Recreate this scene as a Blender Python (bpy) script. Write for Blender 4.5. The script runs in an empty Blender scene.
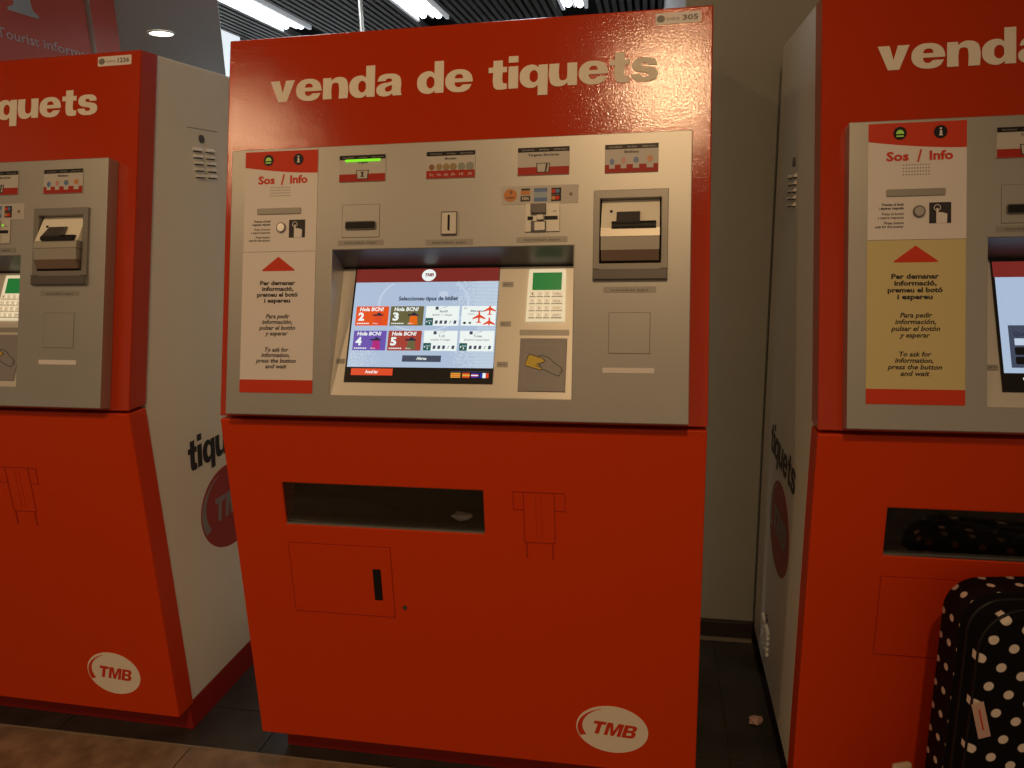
import bpy, bmesh, math, random
from mathutils import Matrix, Vector
random.seed(7)
PI = math.pi
scene = bpy.context.scene
COL = scene.collection

# ---------------------------------------------------------------- camera
DZ = 0.018                                  # the floor's height in the camera solve
F_PX = 750.06
cam_d = bpy.data.cameras.new('camera'); cam = bpy.data.objects.new('camera', cam_d); COL.objects.link(cam)
cam_d.sensor_fit = 'HORIZONTAL'; cam_d.sensor_width = 36.0; cam_d.lens = 36.0 * F_PX / 1024
cam_d.clip_start = 0.05; cam_d.clip_end = 60
yaw, pit, rol = math.radians(10.78762), math.radians(-12.97295), math.radians(-1.59403)
Fw = Vector((-math.sin(yaw)*math.cos(pit), math.cos(yaw)*math.cos(pit), math.sin(pit)))
R0 = Vector((math.cos(yaw), math.sin(yaw), 0)); U0 = R0.cross(Fw)
Rv = math.cos(rol)*R0 + math.sin(rol)*U0; Uv = -math.sin(rol)*R0 + math.cos(rol)*U0
cam.matrix_world = Matrix(((Rv.x, Uv.x, -Fw.x, 0.9713), (Rv.y, Uv.y, -Fw.y, -1.5093), (Rv.z, Uv.z, -Fw.z, 1.3853-DZ), (0, 0, 0, 1)))
scene.camera = cam

# ---------------------------------------------------------------- world, exposure, lamps
scene.view_settings.view_transform = 'Standard'
scene.view_settings.look = 'None'
scene.view_settings.exposure = 0.0
scene.view_settings.gamma = 1.0
scene.view_settings.use_curve_mapping = False
w = bpy.data.worlds.new('world'); scene.world = w; w.use_nodes = True
w.node_tree.nodes['Background'].inputs[0].default_value = (1.0, 0.68, 0.42, 1)
w.node_tree.nodes['Background'].inputs[1].default_value = 0.27
WARM = (1.0, 0.64, 0.33)
LAMPS = [(1.07, -2.58, 3.72, 145.0, (.15, 0, .88), 68), (-2.05, -2.90, 3.72, 66.0, (.0, 0, .9), 62)]
for i, (x, y, z, p, aim, cone) in enumerate(LAMPS):
    ld = bpy.data.lights.new('downlight_beam', 'SPOT'); ld.shadow_soft_size = .055
    ld.energy = p; ld.color = WARM; ld.spot_size = math.radians(cone); ld.spot_blend = 1.0
    lo = bpy.data.objects.new('downlight_beam', ld); COL.objects.link(lo)
    lo.location = (x, y, z - 0.03); lo.rotation_euler = (Vector(aim) - Vector((x, y, z))).to_track_quat('-Z', 'Y').to_euler()

# ---------------------------------------------------------------- machine dimensions
W = 1.08; ZS = 0.9427-DZ; ZT = 1.7877-DZ; A = 0.2176; B = 0.0228; CT = 0.0633; D = 0.6931; P = 0.096-DZ
LU = math.hypot(A, ZT-ZS); uy, uz = A/LU, (ZT-ZS)/LU
LL = math.hypot(B, ZS-P); ly, lz = -B/LL, (ZS-P)/LL

def frame(o, ax, ay, az):
    return Matrix(((ax[0], ay[0], az[0], o[0]), (ax[1], ay[1], az[1], o[1]), (ax[2], ay[2], az[2], o[2]), (0, 0, 0, 1)))
FU = frame((0, 0, ZS), (1, 0, 0), (0, uy, uz), (0, -uz, uy))            # upper face: u across, v up, h out
FUS = frame((0, 0, ZS), (1, 0, 0), (0, uy, uz), (0, -1, 0))             # same face, depth runs level
FL = frame((0, 0, ZS), (1, 0, 0), (0, -(-ly), lz), (0, -lz, ly))
FL = frame((0, 0, ZS), (1, 0, 0), (0, ly, lz), (0, -lz, ly))            # lower face, v is negative going down
FLS = frame((0, 0, ZS), (1, 0, 0), (0, ly, lz), (0, -1, 0))
FR = frame((W, 0, 0), (0, 1, 0), (0, 0, 1), (1, 0, 0))                  # right side face
FLEFT = frame((0, 0, 0), (0, -1, 0), (0, 0, 1), (-1, 0, 0))             # left side face
_s = math.hypot(.287, .063)
_d = (0, (uy*.287 + uz*.063)/_s, (uz*.287 - uy*.063)/_s)
_o = (0, uy*.056 - uz*.030, ZS + uz*.056 + uy*.030)
FP = frame(_o, (1, 0, 0), _d, (0, -_d[2], _d[1])) @ Matrix.Scale(1.027, 4, (0, 1, 0))                       # sloping plate in the recess
ID = Matrix.Identity(4)

# ---------------------------------------------------------------- materials
def mat(name, col, rough=.5, metal=0., bump=0., bscale=200., var=0., vscale=5., emit=None, es=0., spec=.5, coat=0.):
    m = bpy.data.materials.new(name); m.use_nodes = True; nt = m.node_tree; b = nt.nodes['Principled BSDF']
    c = (*col, 1); b.inputs['Base Color'].default_value = c
    b.inputs['Roughness'].default_value = rough; b.inputs['Metallic'].default_value = metal
    b.inputs['Specular IOR Level'].default_value = spec; b.inputs['Coat Weight'].default_value = coat
    tc = nt.nodes.new('ShaderNodeTexCoord')
    if bump:
        n = nt.nodes.new('ShaderNodeTexNoise'); n.inputs['Scale'].default_value = bscale; n.inputs['Detail'].default_value = 2
        nt.links.new(tc.outputs['Object'], n.inputs['Vector'])
        bp = nt.nodes.new('ShaderNodeBump'); bp.inputs['Strength'].default_value = bump; bp.inputs['Distance'].default_value = .002
        nt.links.new(n.outputs['Fac'], bp.inputs['Height']); nt.links.new(bp.outputs['Normal'], b.inputs['Normal'])
    if var:
        n = nt.nodes.new('ShaderNodeTexNoise'); n.inputs['Scale'].default_value = vscale; n.inputs['Detail'].default_value = 5
        nt.links.new(tc.outputs['Object'], n.inputs['Vector'])
        r = nt.nodes.new('ShaderNodeMapRange'); r.inputs[1].default_value = .3; r.inputs[2].default_value = .7
        r.inputs[3].default_value = 1-var; r.inputs[4].default_value = 1+var
        nt.links.new(n.outputs['Fac'], r.inputs[0])
        mx = nt.nodes.new('ShaderNodeMix'); mx.data_type = 'RGBA'; mx.blend_type = 'MULTIPLY'; mx.inputs[0].default_value = 1
        mx.inputs[6].default_value = c; nt.links.new(r.outputs[0], mx.inputs[7]); nt.links.new(mx.outputs[2], b.inputs['Base Color'])
    if emit:
        b.inputs['Emission Color'].default_value = (*emit, 1); b.inputs['Emission Strength'].default_value = es
    return m
def glow(name, col, s=1.):
    return mat(name, tuple(min(.8, c*.3) for c in col), .25, emit=col, es=s)
RED = mat('red orange peel paint', (.50, .034, .002), .12, bump=.15, bscale=310, spec=.5)
REDL = mat('red smooth paint', (.66, .048, .002), .42, bump=.06, bscale=230, spec=.3)
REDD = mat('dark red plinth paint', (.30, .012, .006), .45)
SILVER = mat('silver lacquer', (.43, .425, .40), .42, metal=.70, bump=.04, bscale=500, var=.04, vscale=4)
PLATE = mat('brushed plate', (.66, .64, .58), .40, metal=.35, bump=.03, bscale=500)
SIDE = mat('pale grey side panel', (.84, .83, .74), .38, bump=.05, bscale=300)
DARK = mat('dark gap', (.008, .006, .005), .7)
STEEL = mat('steel', (.62, .60, .56), .28, metal=.9)
STEELD = mat('dark steel', (.14, .13, .125), .35, metal=.6)
FRAMEM = mat('grey acceptor frame', (.25, .24, .22), .4, metal=.5)
BLACK = mat('black plastic', (.012, .011, .012), .4, spec=.25)
CREAM = mat('cream vinyl', (.86, .80, .68), .6, spec=.3)
PAPER = mat('white printed plastic', (.80, .76, .74), .45)
YELLOW = mat('yellowed plastic', (.66, .56, .26), .45)
REDP = mat('printed red', (.64, .045, .012), .5, spec=.3)
INK = mat('black ink', (.02, .016, .018), .5)
INKG = mat('grey ink', (.20, .19, .18), .5)
GREYL = mat('grey engraved strip', (.33, .32, .295), .45, metal=.4)
GREYP = mat('grey printed plate', (.27, .255, .26), .4)
FLOORD = mat('dark stone tile', (.035, .032, .030), .35, bump=.15, bscale=60, var=.35, vscale=9)
FLOORB = mat('brown granite tile', (.24, .165, .105), .55, bump=.15, bscale=80, var=.35, vscale=16)
JOINT = mat('floor joint', (.06, .05, .04), .8)
WALL = mat('grey beige wall paint', (.33, .33, .29), .7, bump=.05, bscale=60, var=.05, vscale=2)
WALLG = mat('pale grey wall', (.45, .46, .48), .6)
SOFFIT = mat('grey soffit paint', (.80, .79, .76), .6)
SLAT = mat('grey ceiling slat', (.13, .125, .115), .6)
VOID = mat('black ceiling void', (.01, .01, .01), .9)
TUBE = glow('fluorescent tube', (.93, .97, 1.0), 9)
REFL = mat('glowing white reflector', (.8, .82, .85), .35, emit=(.9, .95, 1), es=.25)  # faint emission stands for tube light bouncing off the housing
DLITE = glow('downlight diffuser', (1.0, .93, .78), 5)
WLITE = glow('warm downlight diffuser', (1.0, .75, .45), 4)
FROST = glow('lit frosted glass', (.82, .90, .95), .95)
SIGNR = mat('dark red sign panel', (.88, .15, .09), .4)
SIGNT = mat('pale sign lettering', (.85, .75, .72), .5)
CHROME = mat('chrome', (.80, .78, .72), .35, metal=.5)
GREEN_LED = glow('green light bar', (.22, .80, .02), .95)
def glass(name):
    m = bpy.data.materials.new(name); m.use_nodes = True; nt = m.node_tree; nt.nodes.clear()
    o = nt.nodes.new('ShaderNodeOutputMaterial'); mx = nt.nodes.new('ShaderNodeMixShader'); fr = nt.nodes.new('ShaderNodeFresnel')
    t = nt.nodes.new('ShaderNodeBsdfTransparent'); g = nt.nodes.new('ShaderNodeBsdfGlossy')
    t.inputs[0].default_value = (.93, .93, .91, 1); g.inputs['Roughness'].default_value = .04; fr.inputs[0].default_value = 1.6
    nt.links.new(fr.outputs[0], mx.inputs[0]); nt.links.new(t.outputs[0], mx.inputs[1]); nt.links.new(g.outputs[0], mx.inputs[2])
    nt.links.new(mx.outputs[0], o.inputs[0]); return m
GLASS = glass('smoked pane')

# ---------------------------------------------------------------- mesh helpers
def tag(o, label=None, cat=None, group=None, kind=None):
    if label: o['label'] = label
    if cat: o['category'] = cat
    if group: o['group'] = group
    if kind: o['kind'] = kind
    return o
def empty(name, loc=(0, 0, 0), rz=0):
    o = bpy.data.objects.new(name, None); COL.objects.link(o); o.location = loc; o.rotation_euler.z = rz
    o.empty_display_size = .1; return o
def mesh_from(bm, name, mats, M=ID, smooth=False):
    bm.transform(M)
    me = bpy.data.meshes.new(name)
    if M.determinant() < 0: bmesh.ops.reverse_faces(bm, faces=bm.faces[:])
    bm.to_mesh(me); bm.free()
    for m in (mats if isinstance(mats, (list, tuple)) else [mats]): me.materials.append(m)
    if smooth:
        for p in me.polygons: p.use_smooth = True
    return me
def link(name, me, parent=None):
    o = bpy.data.objects.new(name, me); COL.objects.link(o)
    if parent: o.parent = parent
    return o
def obj(name, bm, mats, parent=None, M=ID, smooth=False):
    return link(name, mesh_from(bm, name, mats, M, smooth), parent)
def box(bm, x0, x1, y0, y1, z0, z1, bev=0., mi=0):
    b2 = bmesh.new()
    vs = [b2.verts.new((x, y, z)) for z in (z0, z1) for y in (y0, y1) for x in (x0, x1)]
    for f in ((0, 2, 3, 1), (4, 5, 7, 6), (0, 1, 5, 4), (2, 6, 7, 3), (0, 4, 6, 2), (1, 3, 7, 5)):
        b2.faces.new([vs[i] for i in f])
    if bev: bmesh.ops.bevel(b2, geom=b2.edges[:], offset=bev, segments=2, profile=.5, affect='EDGES')
    merge(bm, b2, mi); return bm
def merge(bm, b2, mi=0):
    for f in b2.faces: f.material_index = mi
    t = bpy.data.meshes.new('t'); b2.to_mesh(t); b2.free(); bm.from_mesh(t); bpy.data.meshes.remove(t)
def poly(bm, pts, z0, z1, mi=0):
    b2 = bmesh.new(); n = len(pts)
    ar = sum(pts[i][0]*pts[(i+1) % n][1] - pts[(i+1) % n][0]*pts[i][1] for i in range(n))
    if ar < 0: pts = pts[::-1]
    a = [b2.verts.new((x, y, z0)) for x, y in pts]; b = [b2.verts.new((x, y, z1)) for x, y in pts]
    b2.faces.new(b); b2.faces.new(a[::-1])
    for i in range(n): b2.faces.new((a[i], a[(i+1) % n], b[(i+1) % n], b[i]))
    merge(bm, b2, mi); return bm
def ell(cx, cy, rx, ry, n=32, a0=0., a1=2*PI, rot=0.):
    full = abs(a1-a0-2*PI) < 1e-6; r = []
    for i in range(n if full else n+1):
        t = a0 + (a1-a0)*i/n; x, y = rx*math.cos(t), ry*math.sin(t)
        r.append((cx + x*math.cos(rot) - y*math.sin(rot), cy + x*math.sin(rot) + y*math.cos(rot)))
    return r
def disc(bm, cx, cy, rx, ry, z0, z1, n=32, mi=0, rot=0.):
    return poly(bm, ell(cx, cy, rx, ry, n, rot=rot), z0, z1, mi)
def rrect(u0, u1, v0, v1, r, n=5):
    p = []
    for cx, cy, a in ((u1-r, v1-r, 0), (u0+r, v1-r, PI/2), (u0+r, v0+r, PI), (u1-r, v0+r, 1.5*PI)):
        for i in range(n+1):
            t = a + PI/2*i/n; p.append((cx + r*math.cos(t), cy + r*math.sin(t)))
    return p
def ring(bm, u0, u1, v0, v1, t, z0, z1, mi=0):
    box(bm, u0, u1, v0, v0+t, z0, z1, mi=mi); box(bm, u0, u1, v1-t, v1, z0, z1, mi=mi)
    box(bm, u0, u0+t, v0+t, v1-t, z0, z1, mi=mi); box(bm, u1-t, u1, v0+t, v1-t, z0, z1, mi=mi)
def holed(bm, rect, holes, zb, zf, mi=0, bev=0.):
    """a slab with rectangular openings; front at zf, back at zb"""
    u0, u1, v0, v1 = rect
    us = sorted({u0, u1, *[h[0] for h in holes], *[h[1] for h in holes]}); vs = sorted({v0, v1, *[h[2] for h in holes], *[h[3] for h in holes]})
    b2 = bmesh.new(); V = {}
    def vv(i, j, k):
        if (i, j, k) not in V: V[i, j, k] = b2.verts.new((us[i], vs[j], (zb, zf)[k]))
        return V[i, j, k]
    def solid(i, j):
        if not (0 <= i < len(us)-1 and 0 <= j < len(vs)-1): return False
        cu, cv = (us[i]+us[i+1])/2, (vs[j]+vs[j+1])/2
        return not any(h[0] < cu < h[1] and h[2] < cv < h[3] for h in holes)
    for i in range(len(us)-1):
        for j in range(len(vs)-1):
            if not solid(i, j): continue
            b2.faces.new((vv(i, j, 1), vv(i+1, j, 1), vv(i+1, j+1, 1), vv(i, j+1, 1)))
            b2.faces.new((vv(i, j, 0), vv(i, j+1, 0), vv(i+1, j+1, 0), vv(i+1, j, 0)))
            if not solid(i-1, j): b2.faces.new((vv(i, j, 0), vv(i, j, 1), vv(i, j+1, 1), vv(i, j+1, 0)))
            if not solid(i+1, j): b2.faces.new((vv(i+1, j, 0), vv(i+1, j+1, 0), vv(i+1, j+1, 1), vv(i+1, j, 1)))
            if not solid(i, j-1): b2.faces.new((vv(i, j, 0), vv(i+1, j, 0), vv(i+1, j, 1), vv(i, j, 1)))
            if not solid(i, j+1): b2.faces.new((vv(i, j+1, 0), vv(i, j+1, 1), vv(i+1, j+1, 1), vv(i+1, j+1, 0)))
    bmesh.ops.recalc_face_normals(b2, faces=b2.faces[:])
    if bev:
        es = [e for e in b2.edges if len(e.link_faces) == 2 and e.calc_face_angle() > .5]
        bmesh.ops.bevel(b2, geom=es, offset=bev, segments=2, profile=.5, affect='EDGES')
    merge(bm, b2, mi); return bm
_tc = {}
def raw_text(s, off, shear, res):
    k = (s, off, shear, res)
    if k not in _tc:
        c = bpy.data.curves.new('t', 'FONT'); c.body = s; c.size = 1; c.offset = off; c.shear = shear; c.resolution_u = res; c.fill_mode = 'FRONT'
        o = bpy.data.objects.new('t', c); COL.objects.link(o)
        dg = bpy.context.evaluated_depsgraph_get(); me = bpy.data.meshes.new_from_object(o.evaluated_get(dg))
        bpy.data.objects.remove(o); bpy.data.curves.remove(c); _tc[k] = me
    return _tc[k]
_H = None
def capheight():
    global _H
    if _H is None: _H = max(v.co.y for v in raw_text('H', 0, 0, 2).vertices)
    return _H
def text(bm, s, u0, u1, base, cap, z, off=.0, shear=0., res=2, mi=0, rot=0.):
    me = raw_text(s, off, shear, res); xs = [v.co.x for v in me.vertices]; a, b = min(xs), max(xs)
    sx = (u1-u0)/(b-a); sy = cap/capheight()
    b2 = bmesh.new(); b2.from_mesh(me)
    for v in b2.verts:
        x, y = (v.co.x-a)*sx, v.co.y*sy
        v.co = (u0 + x*math.cos(rot) - y*math.sin(rot), base + x*math.sin(rot) + y*math.cos(rot), z)
    merge(bm, b2, mi); return bm
def ctext(bm, s, cu, base, cap, z, wid=None, **k):
    me = raw_text(s, k.get('off', 0.), k.get('shear', 0.), k.get('res', 2)); xs = [v.co.x for v in me.vertices]
    wd = wid or (max(xs)-min(xs))*cap/capheight()
    return text(bm, s, cu-wd/2, cu+wd/2, base, cap, z, **k)

# heavy grotesque letters drawn by outline (x-height 500); a third value marks a smooth point
GL = {
 'v': (505, [[(0,500),(190,500),(255,205),(320,500),(505,500),(345,0),(165,0)]]),
 'e': (525, [[(525,215),(180,215),(200,135,1),(268,104,1),(340,160),(508,160),(440,40,1),(265,-12,1),(70,60,1),(0,250,1),(75,445,1),(265,512,1),(455,440,1),(527,250,1)],
             [(182,305),(205,375,1),(265,400,1),(325,375,1),(345,305)]]),
 'n': (505, [[(0,500),(168,500),(170,430),(240,492,1),(330,512,1),(455,465,1),(505,340,1),(505,0),(325,0),(325,290,1),(305,362,1),(255,380,1),(200,360,1),(180,285,1),(180,0),(0,0)]]),
 'd': (515, [[(515,730),(515,0),(345,0),(345,58),(290,8,1),(210,-12,1),(60,60,1),(0,250,1),(60,440,1),(210,512,1),(285,495,1),(335,450),(335,730)],
             [(335,250,1),(318,345,1),(260,385,1),(202,345,1),(183,250,1),(202,155,1),(260,115,1),(318,155,1)]]),
 'q': (515, [[(515,-180),(515,500),(345,500),(345,442),(290,492,1),(210,512,1),(60,440,1),(0,250,1),(60,60,1),(210,-12,1),(285,5,1),(335,50),(335,-180)],
             [(335,250,1),(318,345,1),(260,385,1),(202,345,1),(183,250,1),(202,155,1),(260,115,1),(318,155,1)]]),
 'a': (505, [[(505,0),(328,0),(316,50),(250,2,1),(160,-12,1),(45,30,1),(0,135,1),(35,245,1),(130,295,1),(240,312,1),(310,345,1),(295,388,1),(245,400,1),(198,385,1),(182,345),(20,345),(70,465,1),(255,512,1),(440,460,1),(487,350,1),(487,90,1)],
             [(312,245),(235,222,1),(185,190,1),(172,145,1),(195,105,1),(240,95,1),(295,125,1),(312,185,1)]]),
 't': (345, [[(88,650),(265,650),(265,500),(345,500),(345,378),(265,378),(265,175,1),(280,135,1),(345,128),(345,0),(230,-10,1),(125,20,1),(88,130,1),(88,378),(0,378),(0,500),(88,500)]]),
 'i': (180, [[(0,0),(0,500),(180,500),(180,0)],[(0,585),(0,730),(180,730),(180,585)]]),
 'u': (505, [[(505,0),(337,0),(335,70),(265,8,1),(175,-12,1),(50,35,1),(0,160,1),(0,500),(180,500),(180,210,1),(200,138,1),(250,120,1),(305,140,1),(325,215,1),(325,500),(505,500)]]),
 's': (475, [[(455,345),(288,345),(275,390,1),(235,402,1),(192,388,1),(185,362,1),(205,335,1),(310,305,1),(430,262,1),(475,155,1),(440,50,1),(345,0,1),(235,-12,1),(120,3,1),(30,65,1),(0,160),(172,160),(190,112,1),(242,94,1),(292,108,1),(305,140,1),(285,170,1),(180,198,1),(60,245,1),(15,350,1),(55,460,1),(140,502,1),(240,512,1),(350,500,1),(430,445,1)]]),
 'T': (560, [[(0,700),(560,700),(560,540),(375,540),(375,0),(185,0),(185,540),(0,540)]]),
 'M': (760, [[(0,0),(0,700),(255,700),(380,260),(505,700),(760,700),(760,0),(590,0),(590,500),(450,0),(310,0),(170,500),(170,0)]]),
 'B': (600, [[(0,0),(0,700),(370,700),(520,660,1),(575,530,1),(545,430,1),(470,375),(560,320,1),(600,205,1),(540,50,1),(390,0)],
             [(185,425),(185,560),(330,560),(380,540,1),(392,492,1),(378,442,1),(330,425)],[(185,140),(185,295),(340,295),(398,275,1),(412,217,1),(395,160,1),(340,140)]]),
}
_gc = {}
def glyph(ch):
    if ch not in _gc:
        c = bpy.data.curves.new('t', 'CURVE'); c.dimensions = '2D'; c.fill_mode = 'BOTH'; c.resolution_u = 4
        for cont in GL[ch][1]:
            sp = c.splines.new('BEZIER'); sp.bezier_points.add(len(cont)-1); sp.use_cyclic_u = True
            for bp, p in zip(sp.bezier_points, cont):
                bp.co = (p[0], p[1], 0); ty = 'AUTO' if len(p) == 3 else 'VECTOR'; bp.handle_left_type = ty; bp.handle_right_type = ty
        o = bpy.data.objects.new('t', c); COL.objects.link(o)
        dg = bpy.context.evaluated_depsgraph_get(); me = bpy.data.meshes.new_from_object(o.evaluated_get(dg))
        bpy.data.objects.remove(o); bpy.data.curves.remove(c); _gc[ch] = me
    return _gc[ch]
def heavy(bm, s, u0, u1, base, xh, z, shear=0., gap=30, space=270, rot=0., word=None):
    """the word in heavy letters between u0 and u1; xh is the metric size of 500 units"""
    xs, x = [], 0
    for ch in s:
        xs.append(x); x += space if ch == ' ' else GL[ch][0] + gap
    tot = x - gap; sx = (u1-u0)/tot; sy = xh/500
    wi = 0
    for ch, x0 in zip(s, xs):
        if ch == ' ': wi += 1; continue
        if word is not None and wi != word: continue
        b2 = bmesh.new(); b2.from_mesh(glyph(ch))
        for v in b2.verts:
            x, y = (v.co.x+x0)*sx + shear*v.co.y*sy, v.co.y*sy
            v.co = (u0 + x*math.cos(rot) - y*math.sin(rot), base + x*math.sin(rot) + y*math.cos(rot), z)
        bmesh.ops.recalc_face_normals(b2, faces=b2.faces[:])
        for f in b2.faces:
            if f.normal.z < 0: f.normal_flip()
        merge(bm, b2)
    return bm
def stroke(bm, pts, t, z0, z1, mi=0, closed=False):
    n = len(pts)
    for i in range(n if closed else n-1):
        (x0, y0), (x1, y1) = pts[i], pts[(i+1) % n]; dx, dy = x1-x0, y1-y0; l = math.hypot(dx, dy) or 1e-9
        nx, ny = -dy/l*t/2, dx/l*t/2; ex, ey = dx/l*t*.3, dy/l*t*.3
        poly(bm, [(x0-ex+nx, y0-ey+ny), (x0-ex-nx, y0-ey-ny), (x1+ex-nx, y1+ey-ny), (x1+ex+nx, y1+ey+ny)], z0, z1, mi)
def tube(bm, x, y, z0, z1, r, n=16, mi=0):
    b2 = bmesh.new(); bmesh.ops.create_cone(b2, cap_ends=True, segments=n, radius1=r, radius2=r, depth=z1-z0)
    bmesh.ops.translate(b2, verts=b2.verts[:], vec=(x, y, (z0+z1)/2)); merge(bm, b2, mi); return bm

# ================================================================ the setting
def struct(name, bm, m, parent=None, M=ID):
    o = obj(name, bm, m, parent, M)
    if not parent: o['kind'] = 'structure'
    return o
# floor: bedding slab, then tiles as pieces
fl = struct('floor', box(bmesh.new(), -9, 4.5, -4.5, 16, -.12, -.006), JOINT)
def tiles(xs, ys, m, name='tile'):
    for i in range(len(xs)-1):
        for j in range(len(ys)-1):
            bm = bmesh.new(); g = .0016
            box(bm, xs[i]+g, xs[i+1]-g, ys[j]+g, ys[j+1]-g, -.02, random.uniform(-.0006, 0), bev=.0012)
            obj(name, bm, m, fl)
tiles([-4.26, -3.655, -3.05, -2.445, -1.84, -1.24, -.635, -.03, .575, 1.18, 1.785, 2.39], [.034, .195, .77], FLOORD)
tiles([-4.26, -3.655, -3.05, -2.445, -1.84, -1.24, -.635, -.03, .575, 1.045], [.77, 1.345, 1.92, 2.495, 3.07], FLOORD)
tiles([-4.42, -3.82, -3.22, -2.62, -2.02, -1.42, -.82, -.221, .379, .979, 1.579, 2.179, 2.779], [-2.366, -1.766, -1.166, -.566, .034], FLOORB)
struct('wall_right', box(bmesh.new(), 1.05, 1.17, .871, 16, 0, 4.2), WALLG)
struct('wall_back', box(bmesh.new(), 1.05, 4.5, .77, .87, 0, 4.2), WALL)
bm = bmesh.new(); box(bm, 1.052, 2.6, .752, .77, .0, .062, bev=.003)
struct('baseboard_back', bm, mat('dark baseboard', (.03, .022, .018), .4))
bm = bmesh.new(); box(bm, 1.06, 1.30, .735, .752, .0, .008, bev=.002)
struct('trim_1', bm, mat('floor edge strip', (.20, .17, .14), .4))
bm = bmesh.new(); box(bm, -4.2, 2.38, .0315, .0365, -.004, .0008)
struct('trim_4', bm, mat('pale joint line', (.26, .20, .14), .7))
# slatted ceiling over the hall behind
ce = struct('ceiling', box(bmesh.new(), -4.25, 1.05, 1.0, 16.0, 3.78, 3.85), VOID)
bm = bmesh.new(); x = -4.2
while x < 1.0:
    if not any(a-.02 < x < b for a, b in ((-3.58, -3.16), (-1.86, -1.42), (-.12, .22))):
        box(bm, x, x+.048, 1.0, 15.9, 3.60, 3.68)
    x += .085
o = obj('slat', bm, SLAT, ce); o['kind'] = 'stuff'
struct('wall_far', box(bmesh.new(), -9, 1.05, 16, 16.1, 0, 3.85), WALLG)
bm = bmesh.new(); box(bm, -4.30, -4.27, 6.7, 15.9, .9, 3.78); wn = struct('window_1', bm, FROST)
bm = bmesh.new()
for y in (8.10, 9.9, 11.7, 13.5, 15.3): box(bm, -4.31, -4.20, y-.05, y+.05, .9, 3.78)
obj('mullion', bm, BLACK, wn)
# fluorescent fixtures in the ceiling
def fixture(x0, x1, label):
    t = empty('ceiling_light', ((x0+x1)/2, 5.0, 3.60)); tag(t, label, 'ceiling light', 'fluorescent fixtures in the slatted ceiling')
    h = (x1-x0)/2
    bm = bmesh.new(); box(bm, -h, h, -2.6, 2.82, .09, .12); box(bm, -h, -h+.035, -2.6, 2.82, 0, .09); box(bm, h-.035, h, -2.6, 2.82, 0, .09)
    box(bm, -.012, .012, -2.6, 2.82, .02, .09)
    obj('housing', bm, REFL, t)
    for k, xx in enumerate((-h*.42, h*.42)):
        y = -2.55 + .35*k
        while y < 2.5:
            bm = bmesh.new(); tube(bm, 0, 0, 0, min(1.25, 2.78-y), .042, 12)
            obj('fluorescent_tube', bm, TUBE, t, Matrix.Translation((xx, y, .045)) @ Matrix.Rotation(-PI/2, 4, 'X'), True)
            y += 1.34
fixture(-3.58, -3.18, 'bright fluorescent ceiling light seen above the gap left of the central machine')
fixture(-1.84, -1.44, 'bright fluorescent ceiling light seen above the word venda of the central machine')
fixture(-.10, .20, 'bright fluorescent ceiling light cut by the top of the photo above the word tiquets')
# lowered soffit with its downlight, to the left
bm = bmesh.new(); poly(bm, [(-2.0, 1.3), (-1.06, 2.03), (-1.49, 2.77), (-2.67, 4.83), (-3.7, 6.6), (-7, 6.6), (-7, 1.3)], 2.6, 2.9)
struct('trim_2', bm, SOFFIT)
ld = bpy.data.lights.new('soffit_beam', 'SPOT'); ld.energy = 130; ld.color = (1, .93, .82); ld.spot_size = math.radians(150); ld.spot_blend = .6; ld.shadow_soft_size = .06
lo = bpy.data.objects.new('soffit_beam', ld); COL.objects.link(lo); lo.location = (-2.30, 3.42, 2.585)
t = empty('ceiling_downlight', (-2.30, 3.42, 2.598)); tag(t, 'round ceiling downlight glowing in the grey soffit above the left machine', 'downlight')
bm = bmesh.new(); disc(bm, 0, 0, .075, .075, -.004, .0, 40); obj('diffuser', bm, DLITE, t)
bm = bmesh.new()
for k in range(40):
    a0, a1 = 2*PI*k/40, 2*PI*(k+1)/40
    poly(bm, [(r*math.cos(a), r*math.sin(a)) for r, a in ((.075, a0), (.083, a0), (.083, a1), (.075, a1))], -.008, 0)
obj('rim', bm, SOFFIT, t)
# lowered ceiling in front of the machines, with the two lamps that light them
struct('trim_3', box(bmesh.new(), -4, 4.5, -4.5, .76, 3.74, 3.84), mat('front ceiling plaster', (.5, .47, .42), .8))
for (x, y, z, p, _a, _c), lb in zip(LAMPS, ('warm round downlight in the low ceiling in front of the central machine', 'warm round downlight in the low ceiling in front of the left machine')):
    t = empty('ceiling_downlight', (x, y, 3.74)); tag(t, lb, 'downlight')
    obj('diffuser', disc(bmesh.new(), 0, 0, .065, .065, -.006, -.001, 32), WLITE, t)
    bm = bmesh.new()
    for k in range(32):
        a0, a1 = 2*PI*k/32, 2*PI*(k+1)/32
        poly(bm, [(r*math.cos(a), r*math.sin(a)) for r, a in ((.066, a0), (.085, a0), (.085, a1), (.066, a1))], -.010, -.001)
    obj('rim', bm, STEEL, t)
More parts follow.
